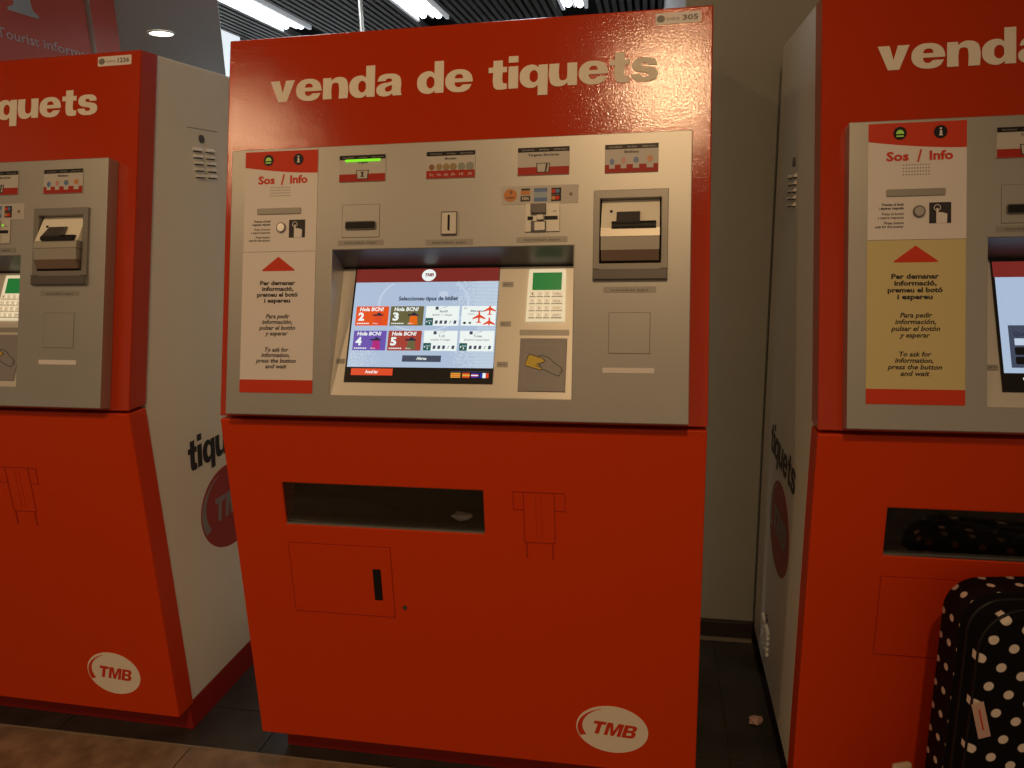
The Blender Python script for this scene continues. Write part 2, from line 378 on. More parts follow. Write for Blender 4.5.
# tourist information panel
SG = frame((-2.0, 0, 0), (0, 1, 0), (0, 0, 1), (1, 0, 0))
t = empty('tourist_sign', (-2.0, 1.9, 0)); tag(t, 'dark red Tourist information panel standing behind the left machine', 'sign')
ti = Matrix.Translation((2.0, -1.9, 0))
obj('panel', box(bmesh.new(), 1.0, 2.57, 0, 2.595, -.04, 0, bev=.004), SIGNR, t, ti @ SG)
for wd, y0, y1 in (('Tourist', 1.715, 1.962), ('information', 1.992, 2.43)): obj('sign_lettering', text(bmesh.new(), wd, y0, y1, 2.214, .043, .002, off=.008), SIGNT, t, ti @ SG)
bm = bmesh.new()
poly(bm, [(1.80, 2.345), (1.985, 2.345), (1.985, 2.358), (1.955, 2.372), (1.945, 2.40), (1.945, 2.45), (1.80, 2.45), (1.80, 2.438), (1.835, 2.425), (1.845, 2.41), (1.845, 2.40), (1.835, 2.372), (1.80, 2.358)], .0, .004)
disc(bm, 1.89, 2.515, .045, .045, 0, .004)
obj('letter_i', bm, mat('grey sign letter', (.62, .70, .74), .5), t, ti @ SG)
def pole(x, y, r, lb):
    t = empty('chrome_pole', (x, y, 0)); tag(t, lb, 'pole')
    obj('shaft', tube(bmesh.new(), 0, 0, .01, 3.6 if y > 3.6 else 2.6, r, 20), CHROME, t, smooth=True)
    obj('base_plate', tube(bmesh.new(), 0, 0, 0, .012, r*3, 24), STEEL, t)

pole(-1.81, 2.10, .012, 'slim chrome pole in front of the dark red sign panel')
pole(-1.097, 4.0, .016, 'slim chrome pole rising to the slatted ceiling behind the central machine')

# ================================================================ the ticket machines
SCR = {n: glow('screen ' + n, c, s) for n, c, s in [
    ('blue', (.42, .55, .75), .85), ('pale', (.54, .66, .84), .85), ('red', (.20, .022, .018), .8), ('white', (.86, .97, .97), .85),
    ('orange', (.72, .08, .01), .9), ('olive', (.13, .12, .05), .9), ('violet', (.13, .08, .42), .9), ('brick', (.35, .05, .035), .9),
    ('ink', (.015, .025, .06), .6), ('teal', (.01, .10, .10), .8), ('slate', (.05, .065, .11), .9), ('tomato', (.75, .07, .02), .8),
    ('black', (.006, .006, .007), .5), ('magenta', (.45, .02, .22), .8), ('flame', (.8, .15, .01), .8), ('yellow', (.7, .45, .05), .8), ('navy', (.01, .03, .35), .8)]}
LCD = glow('green display', (.01, .16, .03), .9)
BRASS = mat('copper coin print', (.26, .12, .05), .4); GOLD = mat('gold coin print', (.32, .23, .09), .4); BICOL = mat('silver coin print', (.27, .29, .26), .4)
BLUEP = mat('blue print', (.10, .20, .42), .4); PINKP = mat('pink print', (.60, .25, .22), .4); ORANGEP = mat('orange print', (.60, .22, .05), .4)
GREENP = mat('green print', (.35, .62, .10), .4, emit=(.3, .6, .05), es=.15)
DISPW = mat('display pale ground', (.56, .54, .50), .4, spec=.3)
REDB = mat('display red band', (.42, .022, .010), .5, spec=.3)
LOUV = mat('highlit louvre', (.85, .83, .76), .3)  # pale tone stands for the white highlight on the louvres
HOOD = mat('lamplit hood', (.97, .93, .80), .4)  # hood top coloured paler, standing for the lamplight it catches
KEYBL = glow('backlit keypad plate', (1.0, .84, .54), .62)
BAND = mat('shaded satin band', (.42, .40, .345), .4, metal=.5)  # darker than the hood, for the shade on the upright faces
KEYM = mat('brightened key', (.95, .92, .84), .3, emit=(1, .88, .62), es=.30)  # slight emission added to lift the shaded keys
EDGE = mat('shallow groove', (.20, .19, .17), .5)
KEYMK = mat('key marking', (.38, .32, .24), .5)
KEYY = mat('yellow key', (.70, .52, .10), .4)
TRAYM = mat('dark glossy tray', (.035, .032, .03), .12, metal=.4)
CARDY = mat('yellow card print', (.62, .45, .03), .45)
GASKET = mat('dark gasket', (.05, .045, .04), .5)
SIGNLOGO = mat('dull red side logo', (.36, .035, .022), .45)
EMB = mat('embossed edge', (.34, .014, .006), .45)

_cache = {}
def n_is_right(b): return b.n == 'right'
class Builder:
    def __init__(self, root, n): self.root = root; self.n = n; self.i = 0; self.dx = {'centre': 0., 'left': -.009, 'right': .010}[n]; self.fsw = None; self.lc = None
    def part(self, name, fn, mats, M=ID, parent=None, var='', smooth=False, label=None):
        self.i += 1; k = (self.i, name, var)
        if k not in _cache:
            bm = bmesh.new(); fn(bm); _cache[k] = mesh_from(bm, name, mats, M, smooth)
        o = link(name, _cache[k], parent or self.root)
        if parent is None and self.dx and any(M is q for q in (FU, FP, self.fsw)): o.location.x = self.dx
        if n_is_right(self) and M is FL and (parent is None or parent is self.lc): o.location.x = .008
        if label: o['label'] = label
        return o

def logo(bm_oval, bm_txt, cu, cv, rx, ry, z, rot=0., th=.001):
    disc(bm_oval, cu, cv, rx, ry, z, z+th, 48, rot=rot)
def swoosh(bm, cu, cv, rx, ry, z, th=.0006):
    """the crescent cut near the left edge of the oval"""
    a0, a1 = PI*.60, PI*1.13; n = 16; out = []; inn = []
    for i in range(n+1):
        t = a0 + (a1-a0)*i/n; k = i/n
        out.append((cu + rx*.965*math.cos(t), cv + ry*.90*math.sin(t)))
        g = .015 + .17*k
        inn.append((cu + rx*(.965-g)*math.cos(t), cv + ry*(.90-g*.8)*math.sin(t)))
    poly(bm, out + inn[::-1], z, z+th)

def tmb(b, M, cu, cv, rx, ry, mo, mt, parent, rot, z=0.0006):
    ov = b.part('logo_oval', lambda bm: disc(bm, cu, cv, rx, ry, .0, z, 56, rot=rot), mo, M, parent, var=(cu, cv))
    def letters(bm):
        heavy(bm, 'TMB', cu - rx*.60, cu + rx*.62, cv - ry*.22, ry*.40, z + .0005, shear=.22, rot=rot, gap=45)
        swoosh(bm, cu, cv, rx, ry, z)
    b.part('logo_letters', letters, mt, M, ov if not parent else parent, var=(cu, cv))
    return ov

def build_machine(x, y, label, variant, serial):
    root = empty('ticket_machine', (x, y, 0)); tag(root, label, 'ticket machine', 'red ticket machines in a row')
    b = Builder(root, variant); pt = b.part
    ZL = ZS
    # ---- cabinet, plinth
    prof = [(B+CT+.004, P+.004), (CT+.004, ZL), (A+CT+.004, ZT), (D, ZT), (D, P+.004)]
    FX = frame((0, 0, 0), (0, 1, 0), (0, 0, 1), (1, 0, 0))
    pt('cabinet', lambda bm: poly(bm, prof, .010, W-.010), SIDE, FX)
    inner = [(B+CT*.4, P+.012), (CT*.4, ZL), (A+CT*.4, ZT-.012), (A+CT+.02, ZT-.012), (CT+.02, ZL), (B+CT+.02, P+.012)]
    pt('inner_frame', lambda bm: (poly(bm, inner, .016, .030), poly(bm, inner, W-.030, W-.016), box(bm, B+CT*.4, B+CT+.02, P+.012, P+.03, .016, W-.016)), DARK, FX)
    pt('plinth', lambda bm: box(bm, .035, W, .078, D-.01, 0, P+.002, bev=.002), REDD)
    def side(bm, z0, z1):
        b2 = bmesh.new(); poly(b2, prof, z0, z1)
        es = [e for e in b2.edges if len(e.link_faces) == 2 and e.calc_face_angle() > .5]
        bmesh.ops.bevel(b2, geom=es, offset=.0025, segments=2, profile=.5, affect='EDGES'); merge(bm, b2)
    sl = pt('side_panel', lambda bm: side(bm, 0, .010), SIDE, FX)
    sr = pt('side_panel', lambda bm: side(bm, W-.010, W), SIDE, FX)
    def louvre(M, parent, u0, u1, v):
        def f(bm):
            pr = [(v-.0045, 0), (v+.0045, 0), (v-.001, .006), (v-.0045, .007)]
            poly(bm, [(h, q) for q, h in pr], u0, u1)
        # profile drawn in (h, v), swept along u
        pt('louvre', f, LOUV, M @ frame((0, 0, 0), (0, 0, 1), (0, 1, 0), (-1, 0, 0)) @ Matrix.Scale(-1, 4, (0, 0, 1)), parent)
        pt('vent_gap', lambda bm: box(bm, u0, u1, v-.0075, v-.0045, 0, .0008), DARK, M, parent)
    def vents(M, parent, u, v, pitch=.0165, k=5, du=.046, gap=.014):
        for j in range(k):
            for s in (0, 1): louvre(M, parent, u + s*(du+gap), u + s*(du+gap) + du, v - j*pitch)
    def lock(M, parent, u, v):
        def f(bm): disc(bm, u, v, .011, .011, 0, .004, 24); 
        pt('cabinet_lock', f, STEELD, M, parent)
    # right side (seen on the left machine)
    vents(FR, sr, .388, 1.554, pitch=.0172, du=.040, gap=.018); lock(FR, sr, .432, 1.582)
    pt('seam_line', lambda bm: box(bm, .375, .515, 1.607, 1.609, 0, .0006), INKG, FR, sr)
    vents(FR, sr, .40, .24)
    pt('side_lettering', lambda bm: heavy(bm, 'tiquets', .198, .545, .703, .062, .0008, shear=.12), INK, FR, sr)
    tmb(b, FR, .372, .545, .148, .122, SIGNLOGO, GREYL, sr, .0)
    # left side (seen on the right machine); reading direction runs to the front
    vents(FLEFT, sl, -.50, 1.432); lock(FLEFT, sl, -.43, 1.462)
    vents(FLEFT, sl, -.53, .226); lock(FLEFT, sl, -.46, .252)
    pt('side_lettering', lambda bm: heavy(bm, 'tiquets', -.560, -.195, .712, .058, .0008, shear=.10), INK, FLEFT, sl)
    tmb(b, FLEFT, -.365, .56, .145, .118, SIGNLOGO, GREYL, sl, .0)

    # ---- upper cover with openings
    REC = (.279, .811, .056, .3735); NOTE = (.860, .991, .3225, .4765)
    dxp = {'centre': 0., 'left': -.009, 'right': .010}[variant]
    up = pt('upper_cover', lambda bm: holed(bm, (-.001, W+.006, .0035, LU), [tuple(q_ + dxp*(k_ < 2) for k_, q_ in enumerate(h_)) for h_ in (REC, NOTE)], -CT, 0, bev=.003), RED, FUS, var=variant)
    hu = {'centre': (.105, .976, .7220), 'left': (.105, .972, .7220), 'right': (.103, .960, .7145)}[variant]
    for wd in range(3): pt('header_lettering', lambda bm: heavy(bm, 'venda de tiquets', hu[0], hu[1], hu[2], .0482, .0012, word=wd), CREAM, FU, up, var=variant)
    st = pt('serial_sticker', lambda bm: poly(bm, rrect(.969, 1.0615, .8385, .862, .002), 0, .0006), PAPER, FU, up)
    pt('sticker_print', lambda bm: (disc(bm, .980, .850, .0085, .0075, .0006, .001), text(bm, 'indra', .992, 1.018, .8465, .0065, .0012), text(bm, serial, 1.024, 1.056, .845, .0105, .0012, off=.03)), INKG, FU, st, var=serial)

    # ---- lower cover
    WIN = (.1335, .611, -.258, -.1545)
    dl = .008 if variant == 'right' else 0.
    lc = pt('lower_cover', lambda bm: holed(bm, (-.001, W+.005, -LL, -.0035), [(WIN[0]+dl, WIN[1]+dl, WIN[2], WIN[3])], -CT, 0, bev=.003), REDL, FLS, var=dl)
    b.lc = lc
    # dispensing tray behind the long window
    wu0, wu1, wv0, wv1 = WIN
    tr = pt('dispensing_tray', lambda bm: (
        box(bm, wu0-.002, wu1+.002, wv0-.01, wv1+.01, -.0625, -.0600),
        box(bm, wu0, wu1, wv0-.008, wv0+.016, -.060, -.011),
        box(bm, wu0, wu1, wv1+.003, wv1+.008, -.060, -.012),
        box(bm, wu0-.006, wu0-.001, wv0-.008, wv1+.008, -.060, -.012),
        box(bm, wu1+.001, wu1+.006, wv0-.008, wv1+.008, -.060, -.012)), TRAYM, FL, lc)
    pt('tray_step', lambda bm: poly(bm, [(wu0, wv0+.016), (wu0+.30, wv0+.016), (wu0+.22, wv0+.038), (wu0+.15, wv1-.050), (wu0, wv1-.050)], -.060, -.040), TRAYM, FL, lc)
    pt('tray_rail', lambda bm: box(bm, wu0, wu1, wv1-.022, wv1-.019, -.060, -.052), STEELD, FL, lc)
    pt('sill_strip', lambda bm: box(bm, wu0+.001, wu1-.001, wv0, wv0+.0035, -.010, -.001), STEEL, FL, lc)
    pt('window_pane', lambda bm: box(bm, wu0+.0005, wu1-.0005, wv0+.0035, wv1-.0005, -.009, -.006), GLASS, FL, lc)
    # service door
    pt('door_gap', lambda bm: ring(bm, .1325, .3865, -.4865, -.3040, .0014, 0, .0004), EMB, FL, lc)
    dr = pt('service_door', lambda bm: box(bm, .1345, .3845, -.4845, -.306, 0, .0012, bev=.0005), REDL, FL)
    pt('door_handle', lambda bm: (box(bm, .339, .3585, -.4415, -.3615, .0012, .002), box(bm, .341, .3565, -.4395, -.3635, .002, .0026)), BLACK, FL, dr)
    kl = pt('key_lock', lambda bm: disc(bm, .411, -.457, .0055, .0055, 0, .002, 20), STEELD, FL, lc)
    # outline pressed into the front
    def emb(bm):
        t_ = .0013
        for a_ in ([(.678, -.153), (.792, -.153), (.792, -.195), (.769, -.195), (.769, -.272), (.701, -.272), (.701, -.195), (.678, -.195)],):
            stroke(bm, a_, t_, 0, .0012, closed=True)
        for u in (.701, .769): stroke(bm, [(u, -.153), (u, -.195)], t_, 0, .0012)
        for u in (.706, .764): stroke(bm, [(u, -.272), (u, -.309)], t_*1.6, 0, .0016)
        for u in (.728, .740): stroke(bm, [(u, -.160), (u, -.262)], t_*.5, 0, .0005)
    pt('pressed_outline', emb, EMB, FL, lc)
    tmb(b, FL, *((.8935, -.737) if variant != 'left' else (.9080, -.7300)), *((.0830, .0625) if variant != 'left' else (.0795, .0625)), CREAM, REDP, lc, -.06)

    # ---- control panel, proud of the cover
    H = .035
    cp = pt('control_panel', lambda bm: holed(bm, (.034, 1.046, .009, .603), [REC, NOTE], 0.0004, H, bev=.0016), SILVER, FU)
    # speech / help label
    sos = pt('help_label', lambda bm: box(bm, .068, .2420, .3722, .5968, H, H+.0012, bev=.0004), PAPER, FU)
    z = H+.0012
    def arc(bm): poly(bm, [(.0682, .5966), (.2418, .5966)] + [(.2418 - .1736*i/14, .5455 + .0165*(i/14)**1.7) for i in range(15)], z, z+.0004)
    pt('red_band', arc, REDP, FU, sos)
    for cu, nm in ((.1245, 0), (.196, 1)):
        pt('indicator_lamp', lambda bm, cu=cu: disc(bm, cu, .5765, .0118, .0125, z+.0004, z+.0014, 28), BLACK, FU, sos)
    pt('lamp_symbol', lambda bm: (poly(bm, [(.1175, .575)] + [(.1245+.007*math.cos(a*PI/8), .5755+.0075*math.sin(a*PI/8)) for a in range(8, -1, -1)] + [(.1315, .575)], z+.0014, z+.0017), box(bm, .118, .131, .5695, .572, z+.0014, z+.0017)), GREENP, FU, sos)
    pt('lamp_symbol', lambda bm: (disc(bm, .196, .5825, .002, .002, z+.0014, z+.0018, 12), box(bm, .1943, .1983, .5705, .579, z+.0014, z+.0018), box(bm, .193, .1995, .569, .571, z+.0014, z+.0018)), PAPER, FU, sos)
    pt('printed_title', lambda bm: (text(bm, 'Sos', .1005, .1405, .5240, .0165, z+.0005, off=.036), text(bm, '/', .155, .164, .5215, .0215, z+.0005, off=.03), text(bm, 'Info', .177, .2185, .5240, .0165, z+.0005, off=.036)), REDP, FU, sos)
    pt('speaker_grille', lambda bm: [disc(bm, .1315+.0050*i, .4965+.0062*j, .0013, .0013, z, z+.0003, 6) for i in range(10) for j in range(4)], INKG, FU, sos)
    pt('raised_bar', lambda bm: poly(bm, rrect(.101, .2047, .4555, .4685, .002), z, z+.003), GREYL, FU, sos)
    for rows_ in ((('Premeu el botó', .0935, .4375, .03), ('i espereu resposta', .088, .4305, .03)), (('Pulse el botón', .094, .4195, .01), ('y espere respuesta', .086, .4125, .01)), (('Press button', .098, .402, .02), ('wait for the answer', .081, .395, .02))):
        pt('printed_text', lambda bm, rows_=rows_: [text(bm, s_, u0, .1325, v, .0048, z+.0004, off=o_) for s_, u0, v, o_ in rows_], INK, FU, sos)
    pt('help_button', lambda bm: disc(bm, .159, .4252, .0108, .0112, z, z+.004, 28), STEELD, FU, sos)
    pt('button_face', lambda bm: (disc(bm, .159, .4252, .0085, .009, z+.004, z+.0046, 24), ), STEEL, FU, sos)
    pt('hand_icon', lambda bm: box(bm, .1772, .2154, .4022, .4420, z, z+.0005), INK, FU, sos)
    def hand(bm):
        zz = z+.0005
        poly(bm, [(.1895, .4022), (.2080, .4022), (.2085, .4200), (.1985, .4230), (.1935, .4225), (.1930, .4310), (.1895, .4310)], zz, zz+.0004)
        for k in range(18):
            a0, a1 = 2*PI*k/18, 2*PI*(k+1)/18
            poly(bm, [(.1912+r*math.cos(a), .4318+r*math.sin(a)) for r, a in ((.0050, a0), (.0062, a0), (.0062, a1), (.0050, a1))], zz, zz+.0004)
    pt('hand_print', hand, PAPER, FU, sos)
    # information label
    lab_m = YELLOW if variant == 'right' else PAPER
    inf = pt('information_label', lambda bm: box(bm, .0675, .2415, .0580, .3712, H, H+.0012, bev=.0004), lab_m, FU, var=variant == 'right')
    if variant == 'right': inf['label'] = 'yellowed information label'
    pt('red_band', lambda bm: box(bm, .0675, .2415, .0580, .0870, z, z+.0004), REDP, FU, inf)
    pt('arrow', lambda bm: poly(bm, [(.1537, .3605)] + [(.1160, .3315), (.1154, .3285), (.1930, .3285), (.1925, .3315)], z, z+.0004), REDP, FU, inf)
    def para(rows_, off, sh):
        pt('printed_text', lambda bm: [text(bm, s_, u0, u1, v, .0088, z+.0004, off=off, shear=sh) for s_, u0, u1, v in rows_], INK, FU, inf)
    para((('Per demanar', .1112, .1952, .2975), ('informació,', .1164, .1913, .2845), ('premeu el botó', .1047, .2018, .2715), ('i espereu', .122, .1843, .2585)), .038, 0.)
    para((('Para pedir', .1272, .1841, .2235), ('información,', .1185, .1903, .2110), ('pulsar el botón', .1116, .1978, .1980), ('y esperar', .1264, .1803, .1855)), .024, .22)
    para((('To ask for', .1263, .1831, .1495), ('information,', .1188, .1864, .1375), ('press the button', .1058, .2015, .1250), ('and wait', .1285, .1799, .1125)), .024, .22)

    # ---- the four small indicator displays
    def display(u0, u1, v0, v1, title, icons):
        d = pt('indicator_display', lambda bm: box(bm, u0, u1, v0, v1, H, H+.002, bev=.0004), DISPW, FU)
        zz = H+.002
        pt('header_strip', lambda bm: box(bm, u0+.0005, u1-.0005, v1-.010, v1-.0005, zz, zz+.0003), BLACK, FU, d)
        pt('header_print', lambda bm: [text(bm, s_, u0+a_*(u1-u0), u0+c_*(u1-u0), v1-.0072, .0038, zz+.0005) for s_, a_, c_ in (('introdueixi', .08, .32), ('introduzca', .42, .60), ('please insert', .70, .96))], GREYL, FU, d)
        pt('red_band', lambda bm: box(bm, u0+.0005, u1-.0005, v0+.0005, v0+.017, zz, zz+.0003), REDB, FU, d)
        pt('printed_title', lambda bm: ctext(bm, title, (u0+u1)/2, v1-.0185, .0048, zz+.0004, wid=len(title)*.0036, off=.02), INK, FU, d)
        for n_, f_, m_ in icons: pt(n_, lambda bm, f_=f_: f_(bm, zz+.0003), m_, FU, d)
        return d
    def frame_icon(cu, dark):
        return [('picture', lambda bm, q: poly(bm, [(cu-.0125, .5265), (cu+.0125, .5265), (cu+.0145, .5465), (cu-.0145, .5465)], q, q+.0003), INK),
                ('picture', lambda bm, q: poly(bm, [(cu-.0108, .528), (cu+.0108, .528), (cu+.0126, .545), (cu-.0126, .545)], q+.0003, q+.0006), DISPW),
                ('picture', dark, INK)]
    d1 = display(.2925, .3991, .5213, .5800, 'Targeta', frame_icon(.3465, lambda bm, q: (box(bm, .3445, .3485, .532, .542, q+.0006, q+.0008), box(bm, .3425, .3505, .5315, .5335, q+.0006, q+.0008), box(bm, .3425, .3505, .5405, .5425, q+.0006, q+.0008))))
    if variant == 'centre': pt('light_bar', lambda bm: poly(bm, rrect(.306, .388, .5650, .5705, .0027), H+.0024, H+.0034), GREEN_LED, FU, d1)
    else: b.i += 1
    coins = [(.5030, .0062, BRASS), (.5195, .0068, GOLD), (.5350, .0072, GOLD), (.5505, .0076, GOLD), (.5685, .0080, BICOL), (.5870, .0088, BICOL)]
    d2 = display(.4906, .5985, .5220, .5804, 'Monedes', [('coin_picture', lambda bm, q, c=c, r=r: (disc(bm, c, .5465, r, r, q, q+.0006, 20)), m_) for c, r, m_ in coins]
                 + [('price_print', lambda bm, q: [text(bm, s_, c-.0045, c+.0045, .5275, .005, q+.0004) for (c, r, m_), s_ in zip(coins, ('5c', '10c', '20c', '50c', '1€', '2€'))], PAPER)])
    display(.6896, .7984, .5215, .5801, 'Targetes Bancàries', frame_icon(.7435, lambda bm, q: poly(bm, [(.7470, .528), (.7505, .528), (.7535, .545), (.7495, .545)], q+.0006, q+.0008)))
    display(.8711, .9794, .5202, .5789, 'Bitllets', [('note_picture', lambda bm, q, c=c, w_=w_, h_=h_: box(bm, c-w_, c+w_, .529, .529+h_, q, q+.0005), m_) for c, w_, h_, m_ in ((.8860, .0058, .0195, DISPW), (.9095, .0058, .020, DISPW), (.9345, .0062, .022, DISPW), (.9625, .0068, .024, DISPW))]
            + [('note_picture', lambda bm, q, c=c, w_=w_, v_=v_: disc(bm, c, v_, w_, .0065, q+.0005, q+.0008, 14), m_) for c, w_, v_, m_ in ((.8860, .0048, .5430, BLUEP), (.9095, .0044, .5450, PINKP), (.9345, .0056, .5455, BLUEP), (.9625, .0060, .5470, ORANGEP))])

    # ---- ticket slot
    sp = pt('ticket_slot_plate', lambda bm: box(bm, .3023, .3871, .400, .4710, H, H+.0012, bev=.0003), SILVER, FU)
    pt('plate_edge', lambda bm: ring(bm, .3013, .3881, .399, .472, .001, H, H+.0004), EDGE, FU, sp)
    pt('slot_mouth', lambda bm: poly(bm, rrect(.3100, .3800, .4160, .4345, .004), H+.0012, H+.0045), STEELD, FU, sp)
    pt('slot_opening', lambda bm: poly(bm, rrect(.3115, .3785, .4180, .4325, .0035), H+.0045, H+.0048), BLACK, FU, sp)
    # ---- coin slot
    cs = pt('coin_slot', lambda bm: (poly(bm, rrect(.5277, .5606, .4020, .4488, .0015), H, H+.005),), PLATE, FU)
    pt('coin_opening', lambda bm: poly(bm, rrect(.5412, .5462, .4090, .4430, .0022), H+.005, H+.0054), BLACK, FU, cs)
    pt('slot_frame', lambda bm: ring(bm, .5270, .5613, .4012, .4496, .0012, H, H+.0065), STEELD, FU, cs)
    # ---- bank card marks and card reader
    cm = pt('card_marks_label', lambda bm: box(bm, .6555, .8180, .4615, .5000, H, H+.0006), DISPW, FU)
    q = H+.0006
    pt('round_mark', lambda bm: disc(bm, .6752, .4810, .0142, .0135, q, q+.0004, 28), ORANGEP, FU, cm)
    pt('mark_detail', lambda bm: (disc(bm, .6765, .4870, .003, .004, q+.0004, q+.0007, 10), poly(bm, [(.668, .478), (.682, .478), (.685, .474), (.665, .474)], q+.0004, q+.0007)), BRASS, FU, cm)
    pt('payment_mark', lambda bm: (box(bm, .6968, .7175, .4675, .4790, q, q+.0004), box(bm, .6980, .7165, .4905, .4945, q, q+.0004)), INK, FU, cm)
    pt('payment_lettering', lambda bm: text(bm, 'VISA', .700, .7145, .4705, .0060, q+.0006, off=.02, shear=.2), CREAM, FU, cm)
    pt('payment_mark', lambda bm: box(bm, .6975, .7170, .4815, .4900, q, q+.0004), ORANGEP, FU, cm)
    pt('payment_mark', lambda bm: (box(bm, .7253, .7533, .4865, .4945, q, q+.0004), box(bm, .7253, .7533, .4665, .4745, q, q+.0004)), BLUEP, FU, cm)
    pt('payment_mark', lambda bm: box(bm, .7253, .7533, .4745, .4865, q, q+.0004), mat('pale blue print', (.33, .42, .50), .4) if b.n == 'centre' else SILVER, FU, cm)
    for v_, m2 in ((.4807, REDP), (.4665, ORANGEP)):
        pt('payment_mark', lambda bm, v_=v_: box(bm, .7617, .7822, v_, v_+.0135, q, q+.0004), BLACK, FU, cm)
        pt('payment_circle', lambda bm, v_=v_: disc(bm, .7665, v_+.0068, .0046, .0046, q+.0004, q+.0006, 16), m2, FU, cm)
        pt('payment_circle', lambda bm, v_=v_: disc(bm, .7745, v_+.0068, .0046, .0046, q+.0004, q+.0006, 16), REDP if m2 is ORANGEP else BLUEP, FU, cm)
    pt('label_lamp', lambda bm: disc(bm, .8023, .4805, .0032, .0036, q, q+.001, 14), BRASS, FU, cm)
    cr = pt('card_reader', lambda bm: box(bm, .7078, .7804, .4028, .4622, H, H+.003, bev=.0008), PLATE, FU)
    q = H+.003
    for a_ in ((.7198, .7522, .4400, .4600, q, q+.008), (.7205, .7525, .4040, .4250, q, q+.004)): pt('card_guide', lambda bm, a_=a_: box(bm, *a_, bev=.001), STEELD, FU, cr)
    pt('card_guide', lambda bm: box(bm, .7285, .7500, .4050, .4225, q+.004, q+.0045), PLATE, FU, cr)
    for a_ in ((.7130, .7245), (.7480, .7760)): pt('card_opening', lambda bm, a_=a_: box(bm, a_[0], a_[1], .4275, .4350, q, q+.001), BLACK, FU, cr)
    pt('guide_bridge', lambda bm: box(bm, .7330, .7475, .4255, .4370, q, q+.009, bev=.0015), PLATE, FU, cr)
    pt('reader_print', lambda bm: text(bm, '123', .7655, .7725, .4435, .003, q+.0004), INK, FU, cr)
    b.i += 1
    if variant == 'left': pt('reader_lamp', lambda bm: poly(bm, [(.757, .4455), (.763, .4455), (.760, .450)], q, q+.001), GREEN_LED, FU, cr); b.i -= 1

    # ---- note acceptor
    nf = pt('note_acceptor', lambda bm: holed(bm, (.8500, 1.0005, .3000, .4845), [(.8635, .9865, .3345, .4670)], -.002, H+.006, bev=.0012), FRAMEM, FU)
    pt('acceptor_well', lambda bm: (box(bm, .8610, .990, .3235, .4755, -.058, -.050), box(bm, .8610, .8630, .3235, .4755, -.05, -.002), box(bm, .9880, .990, .3235, .4755, -.05, -.002), box(bm, .863, .988, .4735, .4755, -.05, -.002)), GASKET, FU, nf)
    pt('lower_lip', lambda bm: (box(bm, .8510, .9995, .3010, .3215, H+.006, H+.010, bev=.001), box(bm, .8500, .8640, .3215, .3235, H+.006, H+.0095), box(bm, .9865, 1.0005, .3215, .3235, H+.006, H+.0095)), STEELD, FU, nf)
    # its snout: sloping top coloured for lamplight, banded front, drawn in profile (h, v) and swept along u
    FSW = FU @ frame((0, 0, 0), (0, 0, 1), (0, 1, 0), (-1, 0, 0)) @ Matrix.Scale(-1, 4, (0, 0, 1))
    b.fsw = FSW
    def sn(pr, a_, c_): return lambda bm: poly(bm, pr, a_, c_)
    nh = pt('note_hood', sn([(.026, .4665), (.052, .4040), (-.03, .4040), (-.03, .4665)], .8665, .9835), HOOD, FSW, nf)
    pt('note_band', sn([(.054, .4036), (.056, .3860), (-.03, .3860), (-.03, .4036)], .8662, .9838), BAND, FSW, nf)
    pt('note_chin', sn([(.0555, .3852), (.0535, .3590), (.040, .3590), (-.03, .3590), (-.03, .3852)], .8668, .9832), BAND, FSW, nf)
    pt('note_lip', sn([(.0545, .3585), (.046, .3385), (.0, .3365), (-.03, .3400), (-.03, .3585)], .8675, .9825), mat('bronze grey lip', (.28, .20, .15), .4, metal=.4) if b.n == 'centre' else STEEL, FSW, nf)
    pt('note_mouth', sn([(.040, .4165), (.046, .4040), (.060, .4040), (.060, .4110), (.055, .4165)], .8880, .9765), BLACK, FSW, nf)
    pt('note_tongue', sn([(.030, .4400), (.040, .4150), (.062, .4110), (.064, .4150), (.044, .4385)], .8975, .9445), STEELD, FSW, nf)
    pt('hood_screw', lambda bm: disc(bm, .8862, .4410, .003, .003, .030, .0385, 14), BLACK, FU, nf)
    # ---- blank plate and engraved strips
    bp = pt('blank_plate', lambda bm: box(bm, .8850, .9670, .1512, .2336, H, H+.0010, bev=.0004), SILVER, FU)
    pt('plate_edge', lambda bm: ring(bm, .8840, .9680, .1502, .2346, .001, H, H+.0004), EDGE, FU, bp)
    for (u0, u1, v0, v1, m_) in ((.2930, .3974, .3832, .3938, GREYL), (.4918, .5965, .3797, .3915, GREYL), (.6902, .7967, .3815, .3930, GREYL), (.8725, .9783, .2750, .2870, GREYL), (.8732, .9771, .1110, .1218, PAPER)):
        s_ = pt('label_strip', lambda bm, a=(u0, u1, v0, v1): poly(bm, rrect(*a, .001), H, H+.0008), m_, FU, label='white label strip' if m_ is PAPER else None)
        if m_ is GREYL: pt('strip_lettering', lambda bm, a=(u0, u1, v0, v1): ctext(bm, 'introduir aquí', (a[0]+a[1])/2, a[2]+.003, .0045, H+.0012, wid=(a[1]-a[0])*.7), GASKET, FU, s_)

    # ---- recess: liner, sloping plate, screen, keypad, contactless reader
    r0, r1, s0, s1 = REC
    def liner(bm):
        # roof and cheeks, drawn in profile (h, v), swept along u
        poly(bm, [(H-.001, s1+.001), (H-.001, s1-.0005), (-.036, .3450), (-.040, .3480)], r0+.0006, r1-.0006)
    pt('recess_roof', liner, STEELD, FSW)
    for a_, c_ in ((r0-.0008, r0+.0006), (r1-.0006, r1+.0008)):
        pt('recess_cheek', lambda bm, a_=a_, c_=c_: poly(bm, [(H-.001, s0), (H-.001, s1), (-.040, .3480), (-.044, .341), (.026, s0-.002)], a_, c_), SILVER, FSW)
    PH = .2838
